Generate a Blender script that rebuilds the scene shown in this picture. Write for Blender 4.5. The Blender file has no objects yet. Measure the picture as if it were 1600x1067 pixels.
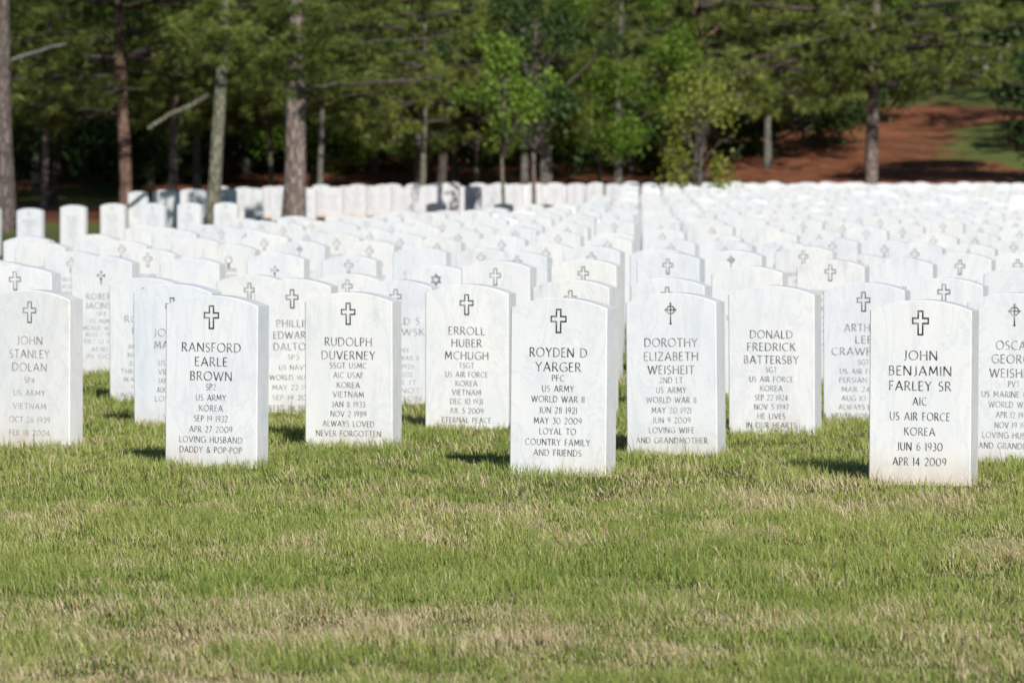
import bpy, math, random
import numpy as np
from mathutils import Vector, Matrix

R = math.radians
rng = np.random.default_rng(7)
random.seed(7)
SC = bpy.context.scene
COL = SC.collection

# ------------------------------------------------------------------ camera, sky, sun, exposure
CAM_H = 0.985
cam = bpy.data.cameras.new('camera'); camo = bpy.data.objects.new('camera', cam); COL.objects.link(camo)
cam.sensor_width = 36.0; cam.lens = 179.8
camo.location = (0, 0, CAM_H)
camo.rotation_euler = (R(90 - 1.946), 0, 0)
cam.clip_start = 0.5; cam.clip_end = 3000
cam.dof.use_dof = True; cam.dof.focus_distance = 14.8; cam.dof.aperture_fstop = 10.5
cam.dof.aperture_blades = 7
SC.camera = camo

SUN_EL, SUN_AZ = 29.5, 14.5            # degrees; azimuth towards +X from straight behind the camera
sd = Vector((math.sin(R(SUN_AZ)) * math.cos(R(SUN_EL)), -math.cos(R(SUN_AZ)) * math.cos(R(SUN_EL)), math.sin(R(SUN_EL))))
W = bpy.data.worlds.new('World'); SC.world = W; W.use_nodes = True
wn = W.node_tree.nodes; wl = W.node_tree.links; wn.clear()
sky = wn.new('ShaderNodeTexSky'); sky.sky_type = 'NISHITA'; sky.sun_disc = False
sky.sun_elevation = R(SUN_EL); sky.sun_rotation = R(180 - SUN_AZ); sky.altitude = 1500; sky.air_density = 1.0; sky.dust_density = 0.1; sky.ozone_density = 3.0
bg = wn.new('ShaderNodeBackground'); bg.inputs['Strength'].default_value = 0.062
wo = wn.new('ShaderNodeOutputWorld')
wl.new(sky.outputs[0], bg.inputs[0]); wl.new(bg.outputs[0], wo.inputs[0])
sl = bpy.data.lights.new('sun', 'SUN'); sl.energy = 4.4; sl.angle = R(0.53); sl.color = (1.0, 0.965, 0.905)
so = bpy.data.objects.new('sun', sl); COL.objects.link(so); so.rotation_euler = sd.to_track_quat('Z', 'Y').to_euler(); so.location = sd * 50
SC.view_settings.view_transform = 'Standard'; SC.view_settings.look = 'None'
SC.view_settings.exposure = 0.20; SC.view_settings.gamma = 1.0; SC.view_settings.use_curve_mapping = False
SC.cycles.max_bounces = 6; SC.cycles.transparent_max_bounces = 8; SC.cycles.transmission_bounces = 4

# ------------------------------------------------------------------ geometry of the place
Z1 = 16.7                               # metres to the front line of stones
FPX = 7990.0                            # focal length in photo pixels (1600 wide)
THETA = 19.15                           # turn of the stone lines
def px2x(px, zn): return (px - 800.0) * zn * Z1 / FPX
def smooth(a, b, t):
    t = np.clip((t - a) / (b - a), 0, 1); return t * t * (3 - 2 * t)
class VNoise:
    def __init__(s, seed): s.t = np.random.default_rng(seed).random((256, 256))
    def __call__(s, x, y):
        xi = np.floor(x).astype(int); yi = np.floor(y).astype(int); fx = x - xi; fy = y - yi
        fx = fx * fx * (3 - 2 * fx); fy = fy * fy * (3 - 2 * fy); t = s.t
        a = t[xi % 256, yi % 256]; b = t[(xi + 1) % 256, yi % 256]; c = t[xi % 256, (yi + 1) % 256]; d = t[(xi + 1) % 256, (yi + 1) % 256]
        return (a * (1 - fx) + b * fx) * (1 - fy) + (c * (1 - fx) + d * fx) * fy
    def fbm(s, x, y, o=4):
        v = 0; a = .5; n = 0
        for k in range(o): v = v + a * s(x * 2 ** k + 17.3 * k, y * 2 ** k + 5.1 * k); n += a; a *= .5
        return v / n
N1, N2, N3 = VNoise(1), VNoise(2), VNoise(3)
def ground_h(x, y):
    x = np.asarray(x, float); y = np.asarray(y, float)
    zn = y / Z1
    g = np.interp(zn, [0, .97, 1.03, 1.09, 1.15, 1.25, 1.35, 1.55, 1.8, 4.2, 5.0, 5.6, 6.4], [-.02, -.02, -.016, -.017, -.008, -.025, -.055, -.05, -.08, -.08, -.03, .05, .055])
    g = g - .024 * smooth(-1.25, -1.65, x) * (1 - smooth(19.0, 20.0, y))
    t = smooth(116, 168, y)
    u = x / np.maximum(y, 40) * 10          # about -1 .. 1 across the picture
    hh = np.interp(u, [-1.4, -.9, -.3, .2, .7, 1.4], [1.5, 1.5, 2.3, 2.7, 3.45, 3.5])
    g = g + t * hh + smooth(172, 260, y) * -1.2
    g = g + (N3.fbm(x / 3.0, y / 3.0, 3) - .5) * (.025 + .25 * smooth(118, 135, y))
    return g

def lnk(o, parent=None):
    COL.objects.link(o)
    if parent: o.parent = parent
    return o
def mesh_np(name, v, tris=None, quads=None, smooth_sh=False):
    me = bpy.data.meshes.new(name)
    v = np.ascontiguousarray(v, np.float32); nl = 0
    idx = []; starts = []; tot = []
    if tris is not None and len(tris):
        tris = np.asarray(tris, np.int32); idx.append(tris.ravel()); starts.append(np.arange(len(tris)) * 3); tot.append(np.full(len(tris), 3)); nl = len(tris) * 3
    if quads is not None and len(quads):
        quads = np.asarray(quads, np.int32); idx.append(quads.ravel()); starts.append(nl + np.arange(len(quads)) * 4); tot.append(np.full(len(quads), 4))
    idx = np.concatenate(idx).astype(np.int32); starts = np.concatenate(starts).astype(np.int32)
    me.vertices.add(len(v)); me.vertices.foreach_set('co', v.ravel())
    me.loops.add(len(idx)); me.loops.foreach_set('vertex_index', idx)
    me.polygons.add(len(starts)); me.polygons.foreach_set('loop_start', starts)
    me.update(calc_edges=True); me.validate()
    if smooth_sh: me.polygons.foreach_set('use_smooth', np.ones(len(me.polygons), bool))
    return me
def add_col(me, name, rgb):
    a = me.color_attributes.new(name, 'FLOAT_COLOR', 'POINT')
    c = np.ones((len(rgb), 4), np.float32); c[:, :3] = rgb; a.data.foreach_set('color', c.ravel())
def obj(name, me, mat=None, parent=None, loc=(0, 0, 0), rz=0.0):
    o = bpy.data.objects.new(name, me); lnk(o, parent); o.location = loc; o.rotation_euler = (0, 0, rz)
    if mat and not me.materials: me.materials.append(mat)
    return o
def thing(name, label, cat, loc=(0, 0, 0), rz=0.0, group=None):
    o = bpy.data.objects.new(name, None); lnk(o); o.location = loc; o.rotation_euler = (0, 0, rz); o.empty_display_size = .2
    return tag(o, label, cat, group)
def tag(o, label, cat, group=None):
    o['label'] = label; o['category'] = cat
    if group: o['group'] = group
    return o

# ------------------------------------------------------------------ materials
def mat(name):
    m = bpy.data.materials.new(name); m.use_nodes = True
    nt = m.node_tree; b = nt.nodes['Principled BSDF']
    return m, nt, b
def nd(nt, t, **k):
    n = nt.nodes.new(t)
    for a, v in k.items():
        if a in n.inputs.keys(): n.inputs[a].default_value = v
        else: setattr(n, a, v)
    return n
def ramp(nt, fac, stops):
    r = nt.nodes.new('ShaderNodeValToRGB'); nt.links.new(fac, r.inputs[0])
    e = r.color_ramp.elements
    while len(e) < len(stops): e.new(.5)
    for el, (p, c) in zip(e, stops): el.position = p; el.color = (*c, 1) if len(c) == 3 else c
    return r.outputs[0]
def mix(nt, fac, a, b, mode='MIX'):
    n = nt.nodes.new('ShaderNodeMix'); n.data_type = 'RGBA'; n.blend_type = mode
    for s, v in ((0, fac), (6, a), (7, b)):
        if hasattr(v, 'links'): nt.links.new(v, n.inputs[s])
        else: n.inputs[s].default_value = v if s == 0 else (*v, 1)
    return n.outputs[2]
def mth(nt, op, a, b=0.0, clamp=False):
    n = nt.nodes.new('ShaderNodeMath'); n.operation = op; n.use_clamp = clamp
    for s, v in ((0, a), (1, b)):
        if hasattr(v, 'links'): nt.links.new(v, n.inputs[s])
        else: n.inputs[s].default_value = v
    return n.outputs[0]
def noise(nt, vec, scale, detail=4, rough=.55, dist=0.0):
    n = nd(nt, 'ShaderNodeTexNoise'); n.inputs['Scale'].default_value = scale; n.inputs['Detail'].default_value = detail
    n.inputs['Roughness'].default_value = rough; n.inputs['Distortion'].default_value = dist
    if vec is not None: nt.links.new(vec, n.inputs['Vector'])
    return n.outputs['Fac']
def mapped(nt, src, scale):
    m = nt.nodes.new('ShaderNodeMapping'); m.inputs['Scale'].default_value = scale; nt.links.new(src, m.inputs['Vector']); return m.outputs[0]

def make_marble():
    m, nt, b = mat('white_marble'); L = nt.links
    tc = nd(nt, 'ShaderNodeTexCoord'); oi = nd(nt, 'ShaderNodeObjectInfo')
    off = nt.nodes.new('ShaderNodeVectorMath'); off.operation = 'MULTIPLY_ADD'
    cmb = nt.nodes.new('ShaderNodeCombineXYZ')
    for s in range(3): L.new(oi.outputs['Random'], cmb.inputs[s])
    L.new(cmb.outputs[0], off.inputs[0]); off.inputs[1].default_value = (31, 17, 53); L.new(tc.outputs['Object'], off.inputs[2])
    v = off.outputs[0]
    cloud = noise(nt, mapped(nt, v, (1, 1, .6)), 5, 5, .6, .8)
    c = mix(nt, ramp(nt, cloud, [(.36, (0, 0, 0)), (.64, (1, 1, 1))]), (.69, .70, .715), (.755, .753, .742))
    vein = noise(nt, mapped(nt, v, (1, 1, .35)), 6, 7, .62, 2.2)
    vf = ramp(nt, vein, [(.455, (0, 0, 0)), (.5, (1, 1, 1)), (.535, (0, 0, 0))])
    c = mix(nt, mth(nt, 'MULTIPLY', vf, .34), c, (.52, .55, .60))
    rnd = mth(nt, 'ADD', mth(nt, 'MULTIPLY', oi.outputs['Random'], 1.5), .25)
    drip = ramp(nt, noise(nt, mapped(nt, v, (1, 1, .09)), 17, 5, .7), [(.54, (0, 0, 0)), (.75, (1, 1, 1))])
    c = mix(nt, mth(nt, 'MULTIPLY', mth(nt, 'MULTIPLY', drip, .22), rnd), c, (.50, .50, .48))
    blot = ramp(nt, noise(nt, mapped(nt, v, (1, 1, .5)), 9, 3), [(.6, (0, 0, 0)), (.78, (1, 1, 1))])
    c = mix(nt, mth(nt, 'MULTIPLY', blot, .34), c, (.56, .60, .66))
    # rusty soil stain near the ground and grey weathering on the shoulders
    sep = nt.nodes.new('ShaderNodeSeparateXYZ'); L.new(tc.outputs['Object'], sep.inputs[0])
    low = mth(nt, 'SUBTRACT', 1.0, mth(nt, 'DIVIDE', mth(nt, 'SUBTRACT', sep.outputs[2], .03), .13), True)
    low = mth(nt, 'MULTIPLY', mth(nt, 'POWER', low, 1.6), ramp(nt, noise(nt, mapped(nt, v, (1, 1, .2)), 7, 4), [(.35, (0, 0, 0)), (.7, (1, 1, 1))]))
    c = mix(nt, mth(nt, 'MULTIPLY', low, .55), c, (.50, .36, .22))
    top = mth(nt, 'MULTIPLY', mth(nt, 'DIVIDE', mth(nt, 'SUBTRACT', sep.outputs[2], .45), .15, True), ramp(nt, noise(nt, mapped(nt, v, (1, 1, .25)), 14, 5, .7), [(.56, (0, 0, 0)), (.72, (1, 1, 1))]))
    c = mix(nt, mth(nt, 'MULTIPLY', mth(nt, 'MULTIPLY', top, .38), rnd), c, (.38, .38, .36))
    # small dark specks
    vo = nd(nt, 'ShaderNodeTexVoronoi'); vo.inputs['Scale'].default_value = 26; L.new(v, vo.inputs['Vector'])
    sp = ramp(nt, vo.outputs['Distance'], [(.03, (1, 1, 1)), (.09, (0, 0, 0))])
    c = mix(nt, mth(nt, 'MULTIPLY', sp, .22), c, (.35, .36, .36))
    c = mix(nt, 1.0, c, oi.outputs['Color'], 'MULTIPLY')
    # sparkle of the crystal grains, painted into the colour as white specks
    vo2 = nd(nt, 'ShaderNodeTexVoronoi'); vo2.inputs['Scale'].default_value = 115; L.new(v, vo2.inputs['Vector'])
    gr = ramp(nt, vo2.outputs['Color'], [(.84, (0, 0, 0)), (.87, (1, 1, 1))])
    gr = mth(nt, 'MULTIPLY', gr, ramp(nt, vo2.outputs['Distance'], [(.16, (1, 1, 1)), (.26, (0, 0, 0))]))
    gr = mth(nt, 'MULTIPLY', gr, ramp(nt, noise(nt, v, 9, 2), [(.5, (0, 0, 0)), (.62, (1, 1, 1))]))
    c = mix(nt, gr, c, (.93, .93, .93))
    L.new(c, b.inputs['Base Color']); b.inputs['Roughness'].default_value = .55; b.inputs['Specular IOR Level'].default_value = .35
    bp = nt.nodes.new('ShaderNodeBump'); bp.inputs['Strength'].default_value = .22; bp.inputs['Distance'].default_value = .004
    L.new(noise(nt, v, 60, 5, .6), bp.inputs['Height']); L.new(bp.outputs[0], b.inputs['Normal'])
    return m
def make_paint():
    m, nt, b = mat('engraved_lettering'); L = nt.links
    oi = nd(nt, 'ShaderNodeObjectInfo'); tc = nd(nt, 'ShaderNodeTexCoord')
    sep = nt.nodes.new('ShaderNodeSeparateColor'); L.new(oi.outputs['Color'], sep.inputs[0])
    w = noise(nt, tc.outputs['Object'], 34, 4, .65)
    # red channel of the object colour says how much of the paint has worn away
    f = mth(nt, 'ADD', mth(nt, 'MULTIPLY', mth(nt, 'SUBTRACT', w, .5), 2.2), mth(nt, 'MULTIPLY', sep.outputs[0], 1.15), True)
    c = mix(nt, f, (.035, .037, .036), (.52, .53, .53))
    L.new(c, b.inputs['Base Color']); b.inputs['Roughness'].default_value = .75; b.inputs['Specular IOR Level'].default_value = .2
    return m
def make_dark_stone():
    m, nt, b = mat('dark_stone'); tc = nd(nt, 'ShaderNodeTexCoord')
    c = ramp(nt, noise(nt, tc.outputs['Object'], 90, 3), [(.35, (.02, .027, .036)), (.7, (.06, .075, .095))])
    nt.links.new(c, b.inputs['Base Color']); b.inputs['Roughness'].default_value = .6
    return m
def make_bark(name, dark, light, sc=1.0, lichen=None):
    m, nt, b = mat(name); L = nt.links
    tc = nd(nt, 'ShaderNodeTexCoord'); v = mapped(nt, tc.outputs['Object'], (1, 1, .28))
    vo = nd(nt, 'ShaderNodeTexVoronoi'); vo.feature = 'DISTANCE_TO_EDGE'; vo.inputs['Scale'].default_value = 16 * sc
    nz = nd(nt, 'ShaderNodeTexNoise'); nz.inputs['Scale'].default_value = 9; L.new(v, nz.inputs['Vector'])
    dv = mix(nt, .12, v, nz.outputs['Color'], 'ADD'); L.new(dv, vo.inputs['Vector'])
    crack = ramp(nt, vo.outputs['Distance'], [(.0, (0, 0, 0)), (.22, (1, 1, 1))])
    n = noise(nt, v, 22 * sc, 6, .7)
    c = mix(nt, mth(nt, 'MULTIPLY', crack, mth(nt, 'ADD', n, .25)), dark, light)
    big = noise(nt, mapped(nt, tc.outputs['Object'], (1, 1, .5)), 2.2, 3)
    c = mix(nt, ramp(nt, big, [(.36, (0, 0, 0)), (.65, (.6, .6, .6))]), c, lichen or tuple(x * .6 for x in light))
    L.new(c, b.inputs['Base Color']); b.inputs['Roughness'].default_value = .9; b.inputs['Specular IOR Level'].default_value = .15
    bp = nt.nodes.new('ShaderNodeBump'); bp.inputs['Strength'].default_value = .8; bp.inputs['Distance'].default_value = .03
    L.new(crack, bp.inputs['Height']); L.new(bp.outputs[0], b.inputs['Normal'])
    return m
def make_leaf(name, c0, c1, c2, trans=.35):
    m, nt, b = mat(name); L = nt.links
    g = nd(nt, 'ShaderNodeNewGeometry'); tc = nd(nt, 'ShaderNodeTexCoord'); oi = nd(nt, 'ShaderNodeObjectInfo')
    n = noise(nt, tc.outputs['Object'], 1.1, 3, .6)
    f = mth(nt, 'ADD', mth(nt, 'MULTIPLY', n, .9), mth(nt, 'MULTIPLY', mth(nt, 'SUBTRACT', g.outputs['Random Per Island'], .5), .7))
    f = mth(nt, 'ADD', f, mth(nt, 'MULTIPLY', mth(nt, 'SUBTRACT', oi.outputs['Random'], .5), .25), True)
    c = ramp(nt, f, [(.2, c0), (.5, c1), (.8, c2)])
    L.new(c, b.inputs['Base Color']); b.inputs['Roughness'].default_value = .5; b.inputs['Specular IOR Level'].default_value = .3
    tr = nt.nodes.new('ShaderNodeBsdfTranslucent'); L.new(mix(nt, 1.0, c, (1.25, 1.3, .6), 'MULTIPLY'), tr.inputs[0])
    ms = nt.nodes.new('ShaderNodeMixShader'); ms.inputs[0].default_value = trans
    L.new(b.outputs[0], ms.inputs[1]); L.new(tr.outputs[0], ms.inputs[2]); L.new(ms.outputs[0], nt.nodes['Material Output'].inputs[0])
    return m
def make_blade():
    m, nt, b = mat('grass_blades'); L = nt.links
    a = nd(nt, 'ShaderNodeAttribute'); a.attribute_name = 'tint'
    L.new(a.outputs['Color'], b.inputs['Base Color']); b.inputs['Roughness'].default_value = .45; b.inputs['Specular IOR Level'].default_value = .35
    tr = nt.nodes.new('ShaderNodeBsdfTranslucent'); L.new(a.outputs['Color'], tr.inputs[0])
    ms = nt.nodes.new('ShaderNodeMixShader'); ms.inputs[0].default_value = .22
    L.new(b.outputs[0], ms.inputs[1]); L.new(tr.outputs[0], ms.inputs[2]); L.new(ms.outputs[0], nt.nodes['Material Output'].inputs[0])
    return m
def make_ground():
    m, nt, b = mat('ground_cover'); L = nt.links
    tc = nd(nt, 'ShaderNodeTexCoord'); a = nd(nt, 'ShaderNodeAttribute'); a.attribute_name = 'zone'
    sep = nt.nodes.new('ShaderNodeSeparateColor'); L.new(a.outputs['Color'], sep.inputs[0])
    v = tc.outputs['Object']
    lawn = mix(nt, ramp(nt, noise(nt, v, 2.0, 5, .65), [(.38, (0, 0, 0)), (.66, (1, 1, 1))]), (.10, .14, .03), (.19, .17, .07))
    lawn = mix(nt, ramp(nt, noise(nt, v, 60, 3), [(.3, (0, 0, 0)), (.7, (1, 1, 1))]), mix(nt, 1.0, lawn, (.6, .6, .6), 'MULTIPLY'), lawn)
    straw = mix(nt, noise(nt, v, 5, 6, .7), (.18, .066, .036), (.40, .155, .078))
    straw = mix(nt, ramp(nt, noise(nt, v, .9, 6, .7), [(.40, (0, 0, 0)), (.62, (.9, .9, .9))]), straw, (.13, .055, .03))
    straw = mix(nt, ramp(nt, noise(nt, v, 2.6, 6, .75), [(.55, (0, 0, 0)), (.68, (.8, .8, .8))]), straw, (.44, .26, .14))
    hill = mix(nt, noise(nt, v, 3, 5, .7), (.085, .13, .03), (.19, .20, .065))
    f = mth(nt, 'ADD', sep.outputs[0], mth(nt, 'MULTIPLY', mth(nt, 'SUBTRACT', noise(nt, v, 1.0, 7, .75), .5), 1.9))
    f = ramp(nt, f, [(.36, (0, 0, 0)), (.62, (1, 1, 1))])
    gsel = mix(nt, sep.outputs[1], lawn, hill)
    c = mix(nt, f, gsel, straw)
    L.new(c, b.inputs['Base Color']); b.inputs['Roughness'].default_value = .95; b.inputs['Specular IOR Level'].default_value = .05
    bp = nt.nodes.new('ShaderNodeBump'); bp.inputs['Strength'].default_value = .7; bp.inputs['Distance'].default_value = .03
    L.new(noise(nt, v, 40, 5, .7), bp.inputs['Height']); L.new(bp.outputs[0], b.inputs['Normal'])
    return m
def flat(name, c, rough=.6):
    m, nt, b = mat(name); tc = nd(nt, 'ShaderNodeTexCoord')
    col = mix(nt, noise(nt, tc.outputs['Object'], 40, 3), tuple(x * .75 for x in c), c)
    nt.links.new(col, b.inputs['Base Color']); b.inputs['Roughness'].default_value = rough
    return m

MARBLE = make_marble(); PAINT = make_paint(); DARK_STONE = make_dark_stone()
BARK_PINE = make_bark('pine_bark', (.09, .07, .06), (.37, .295, .26))
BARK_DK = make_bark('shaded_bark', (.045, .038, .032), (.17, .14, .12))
BARK_OLD = make_bark('dark_pine_bark', (.05, .04, .036), (.25, .20, .18))
BARK_RED = make_bark('red_pine_bark', (.08, .045, .034), (.33, .21, .16))
BARK_GREY = make_bark('grey_bark', (.10, .095, .085), (.30, .28, .245), 1.4, (.16, .16, .13))
BARK_PALE = make_bark('pale_mottled_bark', (.09, .085, .06), (.36, .34, .26), 1.2, (.13, .13, .09))
NEEDLE = make_leaf('pine_needles', (.05, .08, .018), (.17, .22, .046), (.33, .375, .095), .27)
LEAF = make_leaf('broad_leaves', (.075, .145, .016), (.165, .28, .03), (.29, .39, .065), .4)
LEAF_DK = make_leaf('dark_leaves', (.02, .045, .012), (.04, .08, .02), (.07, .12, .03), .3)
LEAF_YL = make_leaf('young_yellow_leaves', (.15, .20, .028), (.28, .325, .05), (.39, .40, .10), .4)
BLADE = make_blade(); GROUND = make_ground()

# ------------------------------------------------------------------ ground, one sheet
def build_ground():
    ys = np.concatenate([np.linspace(-40, 6, 12), np.linspace(7, 40, 100), np.linspace(41, 100, 90), np.linspace(101, 185, 120), np.linspace(190, 320, 30), np.array([380, 480, 650, 900])])
    us = np.concatenate([np.linspace(-90, -14, 14), np.linspace(-13, 13, 120), np.linspace(14, 90, 14)])
    uu = np.sign(us) * np.abs(us)
    X = uu[None, :] * (0.35 + np.clip(ys, 0, 900)[:, None] / 95.0); Y = np.repeat(ys[:, None], len(us), 1)
    H = ground_h(X, Y)
    v = np.stack([X, Y, H], -1).reshape(-1, 3)
    r, c = len(ys), len(us)
    i = np.arange((r - 1) * (c - 1)); a = (i // (c - 1)) * c + i % (c - 1)
    me = mesh_np('ground', v, quads=np.stack([a, a + 1, a + c + 1, a + c], 1), smooth_sh=True)
    x, y = v[:, 0], v[:, 1]
    # pine straw under the trees, grass over the crest and on the open shoulder of the hill
    z = smooth(86, 96, y + (N2.fbm(x / 4, y / 6) - .5) * 6)
    px = 800 + x / np.maximum(y, 1) * FPX
    gr = np.zeros_like(z)
    gr = np.maximum(gr, smooth(148, 160, y) * smooth(1250, 1420, px) * .95)
    gr = np.maximum(gr, smooth(.42, .66, N1.fbm(x / 4, y / 6, 4)) * smooth(1390, 1560, px) * smooth(108, 120, y) * .9)
    gr = np.maximum(gr, smooth(112, 126, y) * (1 - smooth(300, 420, px)) * smooth(.42, .52, N1.fbm(x / 6 + 9, y / 10, 3)))
    gr = np.maximum(gr, smooth(.58, .66, N1.fbm(x / 6 + 33, y / 10 + 4, 3)) * .6 * smooth(110, 125, y))
    add_col(me, 'zone', np.stack([z * (1 - gr), smooth(70, 90, y), np.zeros_like(z)], 1))
    o = obj('ground', me, GROUND); o['kind'] = 'structure'
build_ground()

# ------------------------------------------------------------------ grass blades
def build_grass(stones):
    P = []
    def scatter(y0, y1, dens, mar):
        n = int(dens * ((y1 - y0) * (.1 * (y0 + y1) * 1.02 + 2 * mar)))
        y = rng.random(n * 2) * (y1 - y0) + y0; x = (rng.random(n * 2) * 2 - 1) * (.1 * y1 * 1.02 + mar)
        k = np.abs(x) < .1 * y * 1.02 + mar
        x, y = x[k][:n], y[k][:n]
        return x, y
    XS, YS, K = [], [], []
    for y0, y1, dn, mar in ((8.6, 12, 12500, .6), (12, 15.5, 9500, .7), (15.5, 20, 4600, 1.0), (20, 28, 2400, .8), (28, 40, 1000, .6)):
        x, y = scatter(y0, y1, dn, mar); XS.append(x); YS.append(y); K.append(np.zeros(len(x)))
    # longer uncut fringe at the feet of the near stones
    for (sx, sy) in stones:
        n = 260; t = rng.random(n); side = rng.integers(0, 4, n)
        lx = np.where(side < 2, (t - .5) * .36, np.where(side == 2, -.17, .17)); ly = np.where(side == 0, -.056, np.where(side == 1, .056, (t - .5) * .11))
        lx = lx + rng.normal(0, .012, n); ly = ly - np.where(side == 0, 1, -1) * np.abs(rng.normal(0, .022, n)) * (side < 2)
        a = R(-THETA); XS.append(sx + lx * math.cos(a) - ly * math.sin(a)); YS.append(sy + lx * math.sin(a) + ly * math.cos(a)); K.append(np.ones(n))
    # coarse darker tufts standing out of the mown turf
    for (tx, ty) in [(px2x(920, .665), .665 * Z1), (px2x(215, .67), .67 * Z1), (px2x(820, .78), .78 * Z1)] + [(rng.uniform(-1, 1) * .1 * q, q) for q in rng.uniform(9.2, 16, 90)]:
        n = int(rng.integers(25, 70)); r = rng.uniform(.02, .06)
        XS.append(tx + rng.normal(0, r * 1.6, n)); YS.append(ty + rng.normal(0, r, n)); K.append(np.full(n, 2))
    x = np.concatenate(XS); y = np.concatenate(YS); k = np.concatenate(K)
    z = ground_h(x, y); n = len(x)
    px = 800 + x / y * FPX; py = 262 + (CAM_H - z - .02) * FPX / y
    # dry patches of the lawn, where they lie
    s = np.interp(py, [600, 735, 770, 850, 880, 935, 960, 1067], [.08, .09, .155, .145, .10, .13, .27, .24])
    s = s + (N1.fbm(x * 1.6, y * .7, 4) - .5) * .75 + (N2.fbm(x * 7, y * 3.5, 3) - .5) * 1.15
    for (cx, cy, rx, ry, w) in ((880, 985, 150, 22, .55), (620, 955, 90, 16, .45), (340, 985, 160, 22, .3), (180, 950, 70, 14, .35), (120, 1045, 190, 30, .35), (1200, 885, 90, 12, .3), (1110, 1015, 60, 14, .3),
                                (1310, 752, 60, 12, .45), (1560, 835, 60, 22, .3), (90, 800, 120, 18, .2), (1450, 775, 120, 12, .3), (260, 880, 120, 14, .22), (930, 940, 40, 12, -.5), (1480, 900, 160, 26, -.3), (560, 905, 220, 22, -.2),
                                (420, 765, 200, 14, -.12), (700, 990, 300, 60, .06), (1350, 790, 150, 10, .15)):
        s = s + w * np.exp(-((px - cx) / rx) ** 2 - ((py - cy) / ry) ** 2)
    dry = rng.random(n) < np.clip(s, .03, .92)
    lush = np.clip(.5 - s, 0, 1)
    h = np.where(dry, rng.uniform(.013, .040, n), rng.uniform(.010, .030, n) * (1 + .5 * lush)) * np.clip(1 + 2.4 * (N3.fbm(x * 7, y * 5, 3) - .5), .35, 2)
    h = h * np.interp(y, [9, 13], [.8, 1.0])
    dry = dry & (k < 2)
    h = np.where(k == 2, rng.uniform(.02, .062, n), h)
    h = np.where(k == 1, rng.uniform(.015, .05, n) + .035 * (rng.random(n) < .06), h)
    w = rng.uniform(.0012, .0026, n) * np.clip(y / 13, .85, 2.2) * np.where(k > 0, .8, 1)
    az = rng.random(n) * 6.283; lean = np.where(dry, rng.uniform(.1, 1.1, n), rng.uniform(.1, .85, n)) * np.where(k > 0, .5, 1)
    # the mower and the wind lay the dead blades over to the left, mostly
    laz = np.where(rng.random(n) < np.where(dry, .6, .25), math.pi + rng.normal(.25, .7, n), rng.random(n) * 6.283)
    dx, dy = np.cos(laz) * lean, np.sin(laz) * lean
    tx, ty = np.cos(az) * w * .5, np.sin(az) * w * .5
    V = np.zeros((n, 5, 3)); z0 = z - .004
    V[:, 0] = np.stack([x - tx, y - ty, z0], 1); V[:, 1] = np.stack([x + tx, y + ty, z0], 1)
    mx, my, mz = x + dx * h * .42, y + dy * h * .42, z + h * .55 * np.sqrt(1 / (1 + lean ** 2 * .3))
    V[:, 2] = np.stack([mx - tx * .8, my - ty * .8, mz], 1); V[:, 3] = np.stack([mx + tx * .8, my + ty * .8, mz], 1)
    V[:, 4] = np.stack([x + dx * h, y + dy * h, z + h / np.sqrt(1 + lean ** 2)], 1)
    b = np.arange(n)[:, None] * 5
    T = np.concatenate([b + [0, 1, 2], b + [1, 3, 2], b + [2, 3, 4]])
    g0, g1, g2 = np.array([.165, .235, .042]), np.array([.30, .355, .082]), np.array([.46, .465, .155])
    t = rng.random(n)[:, None]; big = np.clip(N2.fbm(x * .9 + 40, y * .5, 3) * 1.6 - .3, 0, 1)[:, None]
    t = np.clip(t * .7 + big * .45 - lush[:, None] * .3, 0, 1) * np.where(k == 2, .25, 1)[:, None]
    green = np.where(t < .5, g0 + (g1 - g0) * t * 2, g1 + (g2 - g1) * (t * 2 - 1))
    u = rng.random(n)[:, None]
    straw = np.array([.52, .42, .22]) * (1 - u) + np.array([.74, .62, .42]) * u
    straw = np.where(rng.random(n)[:, None] < .2, np.array([.42, .27, .14]), straw)
    col = np.where(dry[:, None], straw, green) * rng.uniform(.8, 1.15, n)[:, None]
    me = mesh_np('grass', V.reshape(-1, 3), tris=T)
    add_col(me, 'tint', np.repeat(col, 5, 0))
    o = obj('grass', me, BLADE); o['kind'] = 'stuff'; o['label'] = 'short mown lawn grass, green with tan dry patches'

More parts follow.
